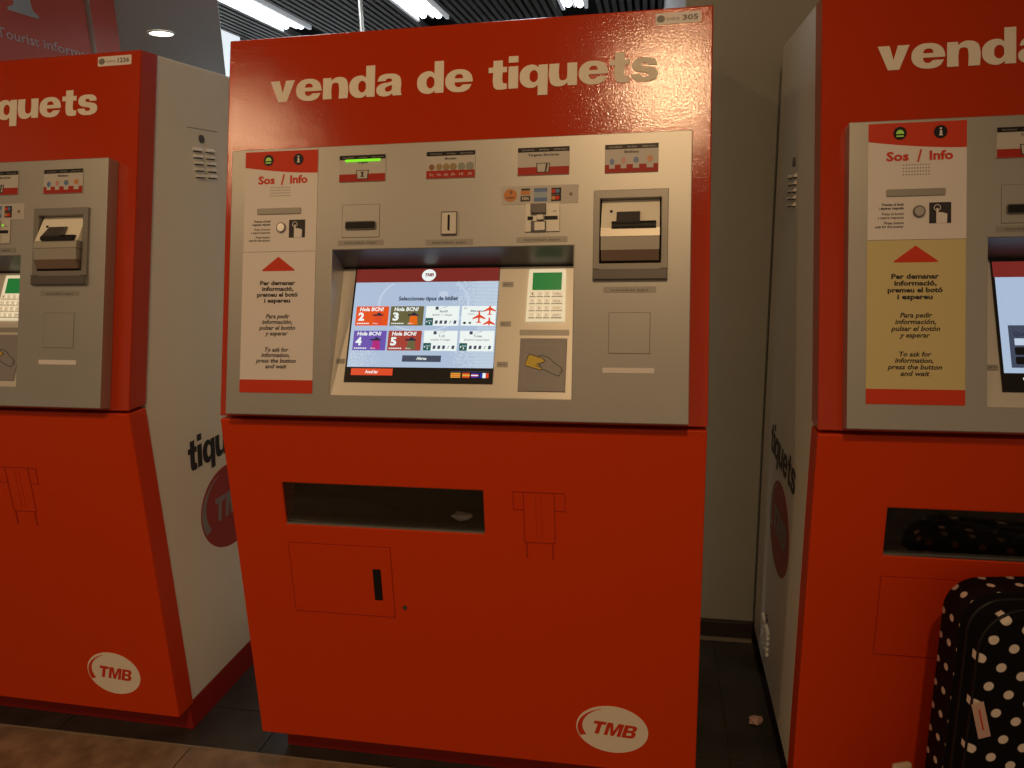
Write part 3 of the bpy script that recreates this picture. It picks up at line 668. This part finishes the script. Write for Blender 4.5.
    sc_plate = pt('sloping_plate', lambda bm: box(bm, r0+.0006, r1-.0006, -.001, PH+.002, -.006, 0), PLATE, FP)
    # screen
    ts = pt('touch_screen', lambda bm: box(bm, .3095, .6425, .0284, .2850, 0, .0022), BLACK, FP, label='lit touch screen')
    z2 = .0022
    if variant != 'right':
        pt('screen_background', lambda bm: box(bm, .3135, .6415, .0618, .2530, z2, z2+.0003), SCR['blue'], FP, ts)
        def glowrings(bm):
            for (cu, cv, r_, n_) in ((.475, .205, .105, 40), (.52, .225, .011, 20)):
                for k in range(n_):
                    a0, a1 = 2*PI*k/n_, 2*PI*(k+1)/n_; rr = .95 if n_ == 40 else 0.
                    pts = [(cu+r_*s*math.cos(a), cv+r_*s*.62*math.sin(a)) for s, a in ((rr, a0), (1, a0), (1, a1), (rr, a1))]
                    if n_ == 20: pts = pts[1:3] + [(cu, cv)]
                    if all(.318 < p[0] < .643 and .063 < p[1] < .254 for p in pts): poly(bm, pts, z2+.0003, z2+.0004)
        pt('background_pattern', glowrings, SCR['pale'], FP, ts)
        def dots(bm):
            for i in range(34):
                for j in range(62):
                    u = .5450 + .0030*i + (.0015 if j % 2 else 0); v = .064 + .0031*j
                    if u > .643 or random.random() > (u-.535)/.07: continue
                    if u < .60 and .10 < v < .20: continue
                    poly(bm, [(u-.0009, v), (u, v-.0009), (u+.0009, v), (u, v+.0009)], z2+.0003, z2+.0004)
            for i in range(22):
                for j in range(12):
                    u = .3185 + .0032*i; v = .064 + .0031*j
                    if random.random() < .75 - i*.03: poly(bm, [(u-.0008, v), (u, v-.0008), (u+.0008, v), (u, v+.0008)], z2+.0003, z2+.0004)
        o = pt('dot_pattern', dots, SCR['white'], FP, ts); o['kind'] = 'stuff'
        pt('screen_header', lambda bm: box(bm, .3125, .6415, .2530, .2840, z2, z2+.0003), SCR['red'], FP, ts)
        pt('screen_logo', lambda bm: disc(bm, .4825, .2685, .0160, .0135, z2+.0003, z2+.0005, 32, rot=.1), SCR['white'], FP, ts)
        pt('screen_logo_letters', lambda bm: heavy(bm, 'TMB', .4725, .4935, .2655, .0052, z2+.0008, shear=.2), SCR['red'], FP, ts)
        pt('screen_title', lambda bm: text(bm, 'Seleccioneu tipus de bitllet', .4178, .5534, .2110, .0085, z2+.0008, off=.03), SCR['ink'], FP, ts)
        cols = [(.3215, .3975), (.4020, .4780), (.4835, .5585), (.5640, .6395)]
        rows = [(.1540, .1976), (.0985, .1425)]
        nums = [('2', 'orange'), ('3', 'olive'), ('4', 'violet'), ('5', 'brick')]
        for r_ in range(2):
            for c_ in range(4):
                a0, a1 = cols[c_]; v0, v1 = rows[r_]
                if c_ < 2:
                    n_, m_ = nums[r_*2+c_]
                    tl = pt('screen_tile', lambda bm: box(bm, a0, a1, v0, v1, z2+.0004, z2+.0008), SCR[m_], FP, ts)
                    pt('tile_print', lambda bm: (text(bm, 'Hola BCN!', a0+.008, a1-.012, v1-.0105, .0078, z2+.0011, off=.035, shear=.15), text(bm, n_, a0+.006, a0+.020, v0+.012, .0165, z2+.0011, off=.045),
                        [box(bm, a0+.004+.0042*k, a0+.0070+.0042*k, v0+.0035, v0+.0060, z2+.0009, z2+.0011) for k in range(7)], text(bm, 'dies', a0+.041, a0+.053, v0+.0035, .003, z2+.0011)), SCR['white'], FP, ts)
                    pt('tile_picture', lambda bm: poly(bm, [(a1-.032, v0+.002), (a1-.012, v0+.002), (a1-.014, v0+.020), (a1-.020, v0+.027), (a1-.030, v0+.022)], z2+.0008, z2+.0009), SCR[('flame', 'flame', 'magenta', 'olive')[r_*2+c_]] if (r_, c_) != (0, 0) else SCR['tomato'], FP, ts)
                    pt('tile_picture', lambda bm: (box(bm, a1-.036, a1-.012, v0+.022, v0+.0255, z2+.0009, z2+.001), box(bm, a1-.026, a1-.018, v0+.0255, v0+.029, z2+.0009, z2+.001)), SCR['ink'], FP, ts)
                else:
                    tl = pt('screen_tile', lambda bm: box(bm, a0, a1, v0, v1, z2+.0004, z2+.0008), SCR['white'], FP, ts)
                    if (r_, c_) == (0, 3):
                        def planes(bm):
                            for pu, pv, k in ((.6035, .1730, 1.15), (.6265, .1895, 1.05), (.6265, .1600, 1.05)):
                                pts = [(0, .0125), (.0015, .010), (.0018, .0045), (.0125, -.002), (.0125, -.0045), (.0018, -.0015), (.0014, -.0080), (.0045, -.0105), (.0045, -.0120), (0, -.0108)]
                                full = pts + [(-x_, y_) for x_, y_ in pts[::-1][1:-1]]
                                full = [(pu+k*x_, max(v0+.0005, min(v1, pv+k*y_))) for x_, y_ in full]
                                full = [(min(a1+.002, x_), y_) for x_, y_ in full]
                                poly(bm, full, z2+.0010, z2+.0012)
                        pt('aeroplane_print', planes, SCR['tomato'], FP, ts)
                        pt('tile_print', lambda bm: (text(bm, 'Bitllet aeroport', a0+.020, a0+.052, v1-.013, .0042, z2+.0009, off=.02), text(bm, 'metro', a0+.015, a0+.030, v1-.0195, .0036, z2+.0009), text(bm, 'BUS', a0+.005, a0+.012, v1-.007, .0035, z2+.0009), disc(bm, a0+.008, v0+.006, .0035, .0028, z2+.0008, z2+.001, 8), disc(bm, a0+.020, v0+.006, .003, .0024, z2+.0008, z2+.001, 8)), SCR['ink'], FP, ts)
                    else:
                        tt = {(0, 2): ('Senzill', 'Bitllet 1 viatge'), (1, 2): ('T-10', 'integrat 10 viatges'), (1, 3): ('T-mes', 'abonament mensual integrat')}[(r_, c_)]
                        pt('tile_print', lambda bm: (ctext(bm, tt[0], (a0+a1)/2+.002, v1-.014, .0050, z2+.0009, off=.015), ctext(bm, tt[1], (a0+a1)/2, v1-.0215, .0042, z2+.0009, wid=.044+.012*(c_ == 3)),
                            box(bm, a0+.021, a0+.028, v1-.008, v1-.001, z2+.0008, z2+.0009), poly(bm, [(a0+.029, v1-.0065), (a0+.050, v1-.001), (a0+.046, v1-.001)], z2+.0008, z2+.0009),
                            [poly(bm, [(a0+.0215+.0105*k, v0+.004), (a0+.0275+.0105*k, v0+.004), (a0+.0285+.0105*k, v0+.0115), (a0+.0225+.0105*k, v0+.0115)] if k != 3 else [(a0+.0225+.0105*k, v0+.0045), (a0+.024+.0105*k, v0+.0045), (a0+.0275+.0105*k, v0+.011), (a0+.026+.0105*k, v0+.011)], z2+.0008, z2+.0009) for k in range(5)]), SCR['slate'], FP, ts)
                        tg = pt('tile_badge', lambda bm: box(bm, a0+.0003, a0+.0175, v0+.0003, v0+.0170, z2+.0009, z2+.0011), SCR['teal'], FP, ts)
                        pt('badge_print', lambda bm: (poly(bm, [(a0+.002, v0+.0085), (a0+.0045, v0+.011), (a0+.0045, v0+.006)], z2+.0011, z2+.0012), text(bm, 'zona', a0+.006, a0+.015, v0+.0095, .0035, z2+.0013), text(bm, '1', a0+.009, a0+.011, v0+.0035, .0040, z2+.0013)), SCR['white'], FP, ts)
        pt('screen_button', lambda bm: box(bm, .4385, .5257, .0740, .0880, z2+.0004, z2+.001), SCR['slate'], FP, ts)
        pt('button_lettering', lambda bm: text(bm, 'Altres', .4710, .4935, .0783, .0062, z2+.0013, off=.025), SCR['white'], FP, ts)
        pt('screen_button', lambda bm: box(bm, .3244, .4196, .0436, .0585, z2+.0004, z2+.001), SCR['tomato'], FP, ts)
        pt('button_lettering', lambda bm: text(bm, 'Anul·lar', .3570, .3870, .0480, .0065, z2+.0013, off=.025), SCR['white'], FP, ts)
        for nm, (u0, u1), bands in (('Catalan', (.5500, .5715), ('yellow', 'tomato', 'yellow', 'tomato', 'yellow')), ('Spanish', (.5757, .5918), ('tomato', 'yellow', 'tomato')), ('British', (.5951, .6106), ('navy', 'magenta', 'white', 'magenta', 'navy')), ('French', (.6133, .6331), None)):
            if bands:
                for k, m_ in enumerate(bands):
                    hh = (.0512-.0408)/len(bands)
                    pt('flag_stripe', lambda bm, k=k, hh=hh: box(bm, u0, u1, .0408+hh*k, .0408+hh*(k+1), z2+.0003, z2+.0006), SCR[m_], FP, ts)
            else:
                for k, m_ in enumerate(('navy', 'white', 'tomato')):
                    ww = (u1-u0)/3; pt('flag_stripe', lambda bm, k=k, ww=ww: box(bm, u0+ww*k, u0+ww*(k+1), .0408, .0512, z2+.0003, z2+.0006), SCR[m_], FP, ts)
        pt('flag_line', lambda bm: box(bm, .5490, .6340, .0535, .0545, z2+.0003, z2+.0005), SCR['slate'], FP, ts)
    else:
        b.i += 500
        pt('screen_background', lambda bm: box(bm, .3150, .6390, .0640, .2505, z2, z2+.0003), SCR['blue'], FP, ts)
        pt('screen_header', lambda bm: box(bm, .3125, .6415, .2505, .2820, z2, z2+.0003), SCR['red'], FP, ts)
        pt('screen_dialog', lambda bm: box(bm, .3290, .6250, .0740, .1555, z2+.0003, z2+.0006), SCR['slate'], FP, ts)
        pt('dialog_title', lambda bm: text(bm, 'Quantitat de bitllets', .3375, .4300, .1350, .0080, z2+.0008), SCR['ink'], FP, ts)
        pt('dialog_field', lambda bm: box(bm, .3380, .4300, .1170, .1300, z2+.0006, z2+.0009), SCR['pale'], FP, ts)
        for v_ in (.0985, .0805):
            pt('screen_button', lambda bm, v_=v_: poly(bm, rrect(.3370, .4250, v_, v_+.0145, .003), z2+.0006, z2+.0009), SCR['black'], FP, ts)
            pt('button_symbol', lambda bm, v_=v_: disc(bm, .3640, v_+.0072, .0045, .0045, z2+.0009, z2+.0011, 18), SCR['white'], FP, ts)
        pt('button_lettering', lambda bm: text(bm, 'Continuar', .3460, .3900, .0500, .0065, z2+.0006, off=.01), SCR['white'], FP, ts)
    b.i = 2000
    # engraved tags beside the screen
    for (u0, u1, v0, v1) in ((.6497, .6742, .2405, .2520), (.6500, .6740, .1530, .1640), (.6489, .6725, .0650, .0766), (.2862, .3060, .0690, .0800)):
        g_ = pt('side_tag', lambda bm, a=(u0, u1, v0, v1): box(bm, *a, 0, .0008), GREYL, FP, sc_plate)
        pt('tag_print', lambda bm, a=(u0, u1, v0, v1): (box(bm, a[0]+.004, a[0]+.010, a[2]+.004, a[3]-.004, .0008, .0010), box(bm, a[0]+.012, a[0]+.020, a[2]+.005, a[3]-.005, .0008, .0010)), INKG, FP, sc_plate)
    # keypad
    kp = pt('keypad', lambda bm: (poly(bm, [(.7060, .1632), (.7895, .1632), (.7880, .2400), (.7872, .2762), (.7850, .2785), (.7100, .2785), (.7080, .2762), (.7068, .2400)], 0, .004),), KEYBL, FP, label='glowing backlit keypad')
    pt('keypad_display', lambda bm: box(bm, .7168, .7800, .2317, .2706, .004, .0046), LCD, FP, kp)
    for r_ in range(4):
        v = .2224 - .0155*r_
        for c_, (u0, u1) in enumerate(((.7125, .7245), (.7280, .7405), (.7438, .7560), (.7605, .7825))):
            if c_ == 3 and r_ == 1: pass
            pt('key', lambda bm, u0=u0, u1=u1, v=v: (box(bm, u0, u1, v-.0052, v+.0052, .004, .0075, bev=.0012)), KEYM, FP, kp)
            pt('key_gap', lambda bm, u0=u0, u1=u1, v=v: box(bm, u0-.0008, u1+.0006, v-.0062, v-.0050, .004, .0060), KEYMK, FP, kp)
            mark = '123F456C789E*0#>'[r_*4+c_]
            pt('key_print', lambda bm, u0=u0, u1=u1, v=v, mark=mark: (text(bm, mark, (u0+u1)/2-.0015, (u0+u1)/2+.0015, v-.0022, .0045, .0077) if mark not in 'FCE>' else text(bm, {'F': 'info', 'C': 'stop', 'E': 'clear', '>': 'enter'}[mark], u0+.004, u1-.004, v-.002, .0042, .0077)), KEYMK if (r_, c_) not in ((3, 0), (2, 3)) else KEYY, FP, kp)
    gs = pt('grey_strip', lambda bm: poly(bm, rrect(.6942, .8002, .1338, .1458, .001), 0, .0006), GREYL, FP, sc_plate)
    # contactless reader
    ct = pt('contactless_reader', lambda bm: box(bm, .6968, .7967, .0143, .1268, 0, .003, bev=.0008), GREYP, FP)
    z4 = .003
    pt('inner_outline', lambda bm: ring(bm, .709, .786, .027, .113, .0006, z4, z4+.0002), GREYL, FP, ct)
    card = [(.7175, .0925), (.7440, .0848), (.7525, .0790), (.7475, .0752), (.7400, .0730), (.7395, .0672), (.7455, .0625), (.7470, .0590), (.7400, .0600), (.7107, .0680), (.7100, .0725)]
    pt('card_picture', lambda bm: poly(bm, card, z4, z4+.0004), CARDY, FP, ct)
    def hout(bm):
        stroke(bm, card, .0013, z4+.0004, z4+.0008, closed=True)
        stroke(bm, [(.7365, .0885), (.7450, .0905), (.7560, .0870), (.7640, .0820), (.7690, .0760), (.7780, .0700), (.7870, .0640), (.7865, .0560), (.7830, .0468), (.7700, .0510), (.7600, .0555), (.7490, .0610)], .0013, z4, z4+.0004)
        stroke(bm, [(.7365, .0710), (.7420, .0700), (.7450, .0655)], .0009, z4+.0004, z4+.0006)
        stroke(bm, [(.7420, .0740), (.7350, .0725), (.7330, .0680), (.7400, .0655)], .0009, z4+.0004, z4+.0006)
        stroke(bm, [(.7865, .0640), (.7900, .0600), (.7890, .0520)], .0009, z4, z4+.0004)
    pt('hand_outline', hout, INK, FP, ct)
    return root

GLt, YLt = -0.2494 - W, .0178
build_machine(0, 0, 'central red ticket machine, whole front in view, with bright touch screen', 'centre', '305')
_L = build_machine(GLt, YLt, 'red ticket machine at left edge, its pale side panel with louvres showing', 'left', '1236')
build_machine(W + .2178, -.0012, 'red ticket machine at right edge with a yellowed information label', 'right', '307')

# the left machine stands turned by a degree about its near right corner
_L.rotation_euler.z = math.radians(-1)
_L.location = Vector((GLt + W - .006, YLt, 0)) - Matrix.Rotation(math.radians(-1), 3, 'Z') @ Vector((W, 0, 0))

# ================================================================ loose things
# pale crumple added in the central machine's tray, standing for a spot of light
def crumple(bm, cx, cy, cz, rx, ry, rz, seed, sub=2):
    rnd = random.Random(seed); b2 = bmesh.new(); bmesh.ops.create_icosphere(b2, subdivisions=sub, radius=1)
    for v in b2.verts:
        k = rnd.uniform(.72, 1.15); v.co = (cx + v.co.x*rx*k, cy + v.co.y*ry*k, cz + v.co.z*rz*k)
    merge(bm, b2)
t = FL @ Vector((.553, -.222, -.028))
o = obj('tray_glint', (lambda bm: (crumple(bm, 0, 0, 0, .024, .012, .010, 3), bm)[1])(bmesh.new()), PAPER); o.location = (t.x, t.y, ZS-.2415+.012)
tag(o, 'pale crumpled shape standing for a spot of light in the long dark tray of the central machine', 'light stand-in')
SCRAP = mat('pinkish crumpled paper', (.62, .40, .34), .7)
o = obj('crumpled_paper', (lambda bm: (crumple(bm, 0, 0, 0, .020, .016, .011, 5), bm)[1])(bmesh.new()), SCRAP); o.location = (1.262, .345, .010); o.rotation_euler = (0, 0, .5)
tag(o, 'small pinkish crumpled paper on the dark floor between central and right machines', 'litter')

# cream soft pouch beside the suitcase, only its top in view
bm = bmesh.new(); b2 = bmesh.new(); bmesh.ops.create_icosphere(b2, subdivisions=3, radius=1)
for v in b2.verts:
    k = .5 + .5*v.co.z
    v.co = (v.co.x*.050*(1-.25*k), v.co.y*.030*(1-.45*k), max(v.co.z, -.8)*.155 + .125)
merge(bm, b2)
t = empty('cloth_bag', (1.470, -.120, 0), .35); tag(t, 'cream cloth bag, only its rounded top showing left of the suitcase', 'bag')
CRM = mat('cream cloth', (.60, .48, .33), .8, bump=.2, bscale=120)
obj('bag_body', bm, CRM, t, smooth=True)
obj('closure', box(bmesh.new(), -.020, .020, -.007, .007, .266, .284, bev=.006), CRM, t)

# polka-dot suitcase
def dots_mat(name, sp, r, rot, base, dot, sv=None):
    sv = sv or sp
    m = bpy.data.materials.new(name); m.use_nodes = True; nt = m.node_tree; bs = nt.nodes['Principled BSDF']; bs.inputs['Roughness'].default_value = .8; bs.inputs['Specular IOR Level'].default_value = .1
    uv = nt.nodes.new('ShaderNodeUVMap'); mp = nt.nodes.new('ShaderNodeMapping'); mp.inputs['Rotation'].default_value = (0, 0, rot); mp.inputs['Scale'].default_value = (1/sp, 1/sv, 1)
    nt.links.new(uv.outputs[0], mp.inputs[0])
    fr = nt.nodes.new('ShaderNodeVectorMath'); fr.operation = 'FRACTION'; nt.links.new(mp.outputs[0], fr.inputs[0])
    sb = nt.nodes.new('ShaderNodeVectorMath'); sb.operation = 'SUBTRACT'; sb.inputs[1].default_value = (.5, .5, 0); nt.links.new(fr.outputs[0], sb.inputs[0])
    mu = nt.nodes.new('ShaderNodeVectorMath'); mu.operation = 'MULTIPLY'; mu.inputs[1].default_value = (1, sv/sp, 0); nt.links.new(sb.outputs[0], mu.inputs[0])
    ln = nt.nodes.new('ShaderNodeVectorMath'); ln.operation = 'LENGTH'; nt.links.new(mu.outputs[0], ln.inputs[0])
    lt = nt.nodes.new('ShaderNodeMapRange'); lt.inputs[1].default_value = r/sp-.02; lt.inputs[2].default_value = r/sp+.02; lt.inputs[3].default_value = 1; lt.inputs[4].default_value = 0
    nt.links.new(ln.outputs[1], lt.inputs[0])
    mx = nt.nodes.new('ShaderNodeMix'); mx.data_type = 'RGBA'; mx.inputs[6].default_value = (*base, 1); mx.inputs[7].default_value = (*dot, 1)
    nt.links.new(lt.outputs[0], mx.inputs[0]); nt.links.new(mx.outputs[2], bs.inputs['Base Color']); return m
FAB = (.006, .0045, .0055)
DOTF = dots_mat('polka dot front fabric', .041, .0088, .45, FAB, (.80, .70, .62))
DOTG = dots_mat('polka dot gusset fabric', .050, .0066, 0.0, (.012, .005, .006), (.70, .56, .48), sv=.029)
PLAIN = mat('plain black fabric', FAB, .85, bump=.1, bscale=400, spec=.1)
CW, CH, CD = .42, .672, .12
def loft(bm, rings, uvmode, mi=0):
    """rings: list of closed loops of equal length; adds faces between and writes metric UVs"""
    b2 = bmesh.new(); uvl = b2.loops.layers.uv.new('UVMap'); VV = [[b2.verts.new(p) for p in r] for r in rings]; n = len(rings[0])
    per = [0]
    for i in range(n): per.append(per[-1] + (Vector(rings[0][(i+1) % n])-Vector(rings[0][i])).length)
    dep = [0]
    for k in range(len(rings)-1): dep.append(dep[-1] + (Vector(rings[k+1][0])-Vector(rings[k][0])).length)
    for k in range(len(rings)-1):
        for i in range(n):
            f = b2.faces.new((VV[k][i], VV[k][(i+1) % n], VV[k+1][(i+1) % n], VV[k+1][i])); f.material_index = mi; f.smooth = True
            for l, (a_, c_) in zip(f.loops, ((i, k), (i+1, k), (i+1, k+1), (i, k+1))): l[uvl].uv = (per[a_], dep[c_])
    return b2, VV, uvl
def shell(y_list, r, inset_list):
    return [[(x_, y_, z_) for x_, z_ in rrect(-CW/2+i_, CW/2-i_, .05+i_, CH-i_, r-i_*.3, 8)] for y_, i_ in zip(y_list, inset_list)]
def finish(b2, name, mats, parent):
    bmesh.ops.recalc_face_normals(b2, faces=b2.faces[:]); me = bpy.data.meshes.new(name); b2.to_mesh(me); b2.free()
    for m in mats: me.materials.append(m)
    return link(name, me, parent)
SX, SY, SR = 1.730, -.050, math.radians(9)
sc_ = empty('suitcase', (SX, SY, 0), SR); tag(sc_, 'black suitcase with white polka dots standing before the right machine', 'suitcase')
def cap(b2, VVr, uvl, mi=0, flip=False):
    f = b2.faces.new(VVr); f.material_index = mi
    for l in f.loops: l[uvl].uv = (l.vert.co.x, l.vert.co.z)
    return f
b2, VV, uvl = loft(None, shell([0, -.006, -.056, -.060], .06, [.008, 0, 0, .003]), 0); cap(b2, VV[0], uvl)
finish(b2, 'gusset', [DOTG], sc_)
b2, VV, uvl = loft(None, shell([-.060, -.062, -.096, -.102], .06, [.003, .006, .006, .012]), 0); cap(b2, VV[-1], uvl)
finish(b2, 'plain_band', [PLAIN], sc_)
def shell2(y_list, i_list): return [[(x_, y_, z_) for x_, z_ in rrect(-CW/2+i_, CW/2-i_, .05+i_, CH-i_, .075, 8)] for y_, i_ in zip(y_list, i_list)]
b2, VV, uvl = loft(None, shell2([-.101, -.114, -.122], [.006, .006, .014]), 0); cap(b2, VV[-1], uvl)
for f in b2.faces:
    for l in f.loops: l[uvl].uv = (l.vert.co.x, l.vert.co.z)
finish(b2, 'front_pocket', [DOTF], sc_)
b2, VV, uvl = loft(None, shell2([-.112, -.116, -.118, -.114], [.006, .0045, .007, .010]), 0); finish(b2, 'piping', [BLACK], sc_)
for zy, i_ in ((-.080, .0035),):
    b2, VV, uvl = loft(None, shell([zy+.003, zy+.0015, zy-.0015, zy-.003], .06, [.006, .0035, .0035, .006]), 0); finish(b2, 'zip', [BLACK], sc_)
FT = Matrix.Translation((-.188, -.1235, .452)) @ Matrix.Rotation(math.radians(-16), 4, 'Y')
tg = obj('luggage_label', box(bmesh.new(), -.011, .011, -.0008, .0008, -.037, .037, bev=.0006), mat('pinkish luggage label', (.62, .42, .36), .5), sc_, FT)
bm = bmesh.new(); box(bm, -.024, .020, -.0012, .0012, -.0003, .0003)
obj('label_print', bm, REDP, tg, FT @ frame((0, -.0012, 0), (0, 0, -1), (1, 0, 0), (0, -1, 0)))
for sx in (-1, 1):
    for yy in (-.03, -.09):
        wh = obj('wheel', (lambda bm: tube(bm, 0, 0, -.012, .012, .026, 20))(bmesh.new()), BLACK, sc_, Matrix.Translation((sx*(CW/2-.06), yy, .026)) @ Matrix.Rotation(PI/2, 4, 'Y'), True)
        obj('wheel_bracket', box(bmesh.new(), sx*(CW/2-.06)-.02, sx*(CW/2-.06)+.02, yy-.016, yy+.016, .045, .062), BLACK, sc_)
bm = bmesh.new(); box(bm, -.045, -.033, -.04, -.02, CH-.004, CH+.012, bev=.003); box(bm, .045, .057, -.04, -.02, CH-.004, CH+.012, bev=.003); box(bm, -.045, .057, -.042, -.018, CH+.010, CH+.020, bev=.004)
obj('carry_handle', bm, BLACK, sc_)
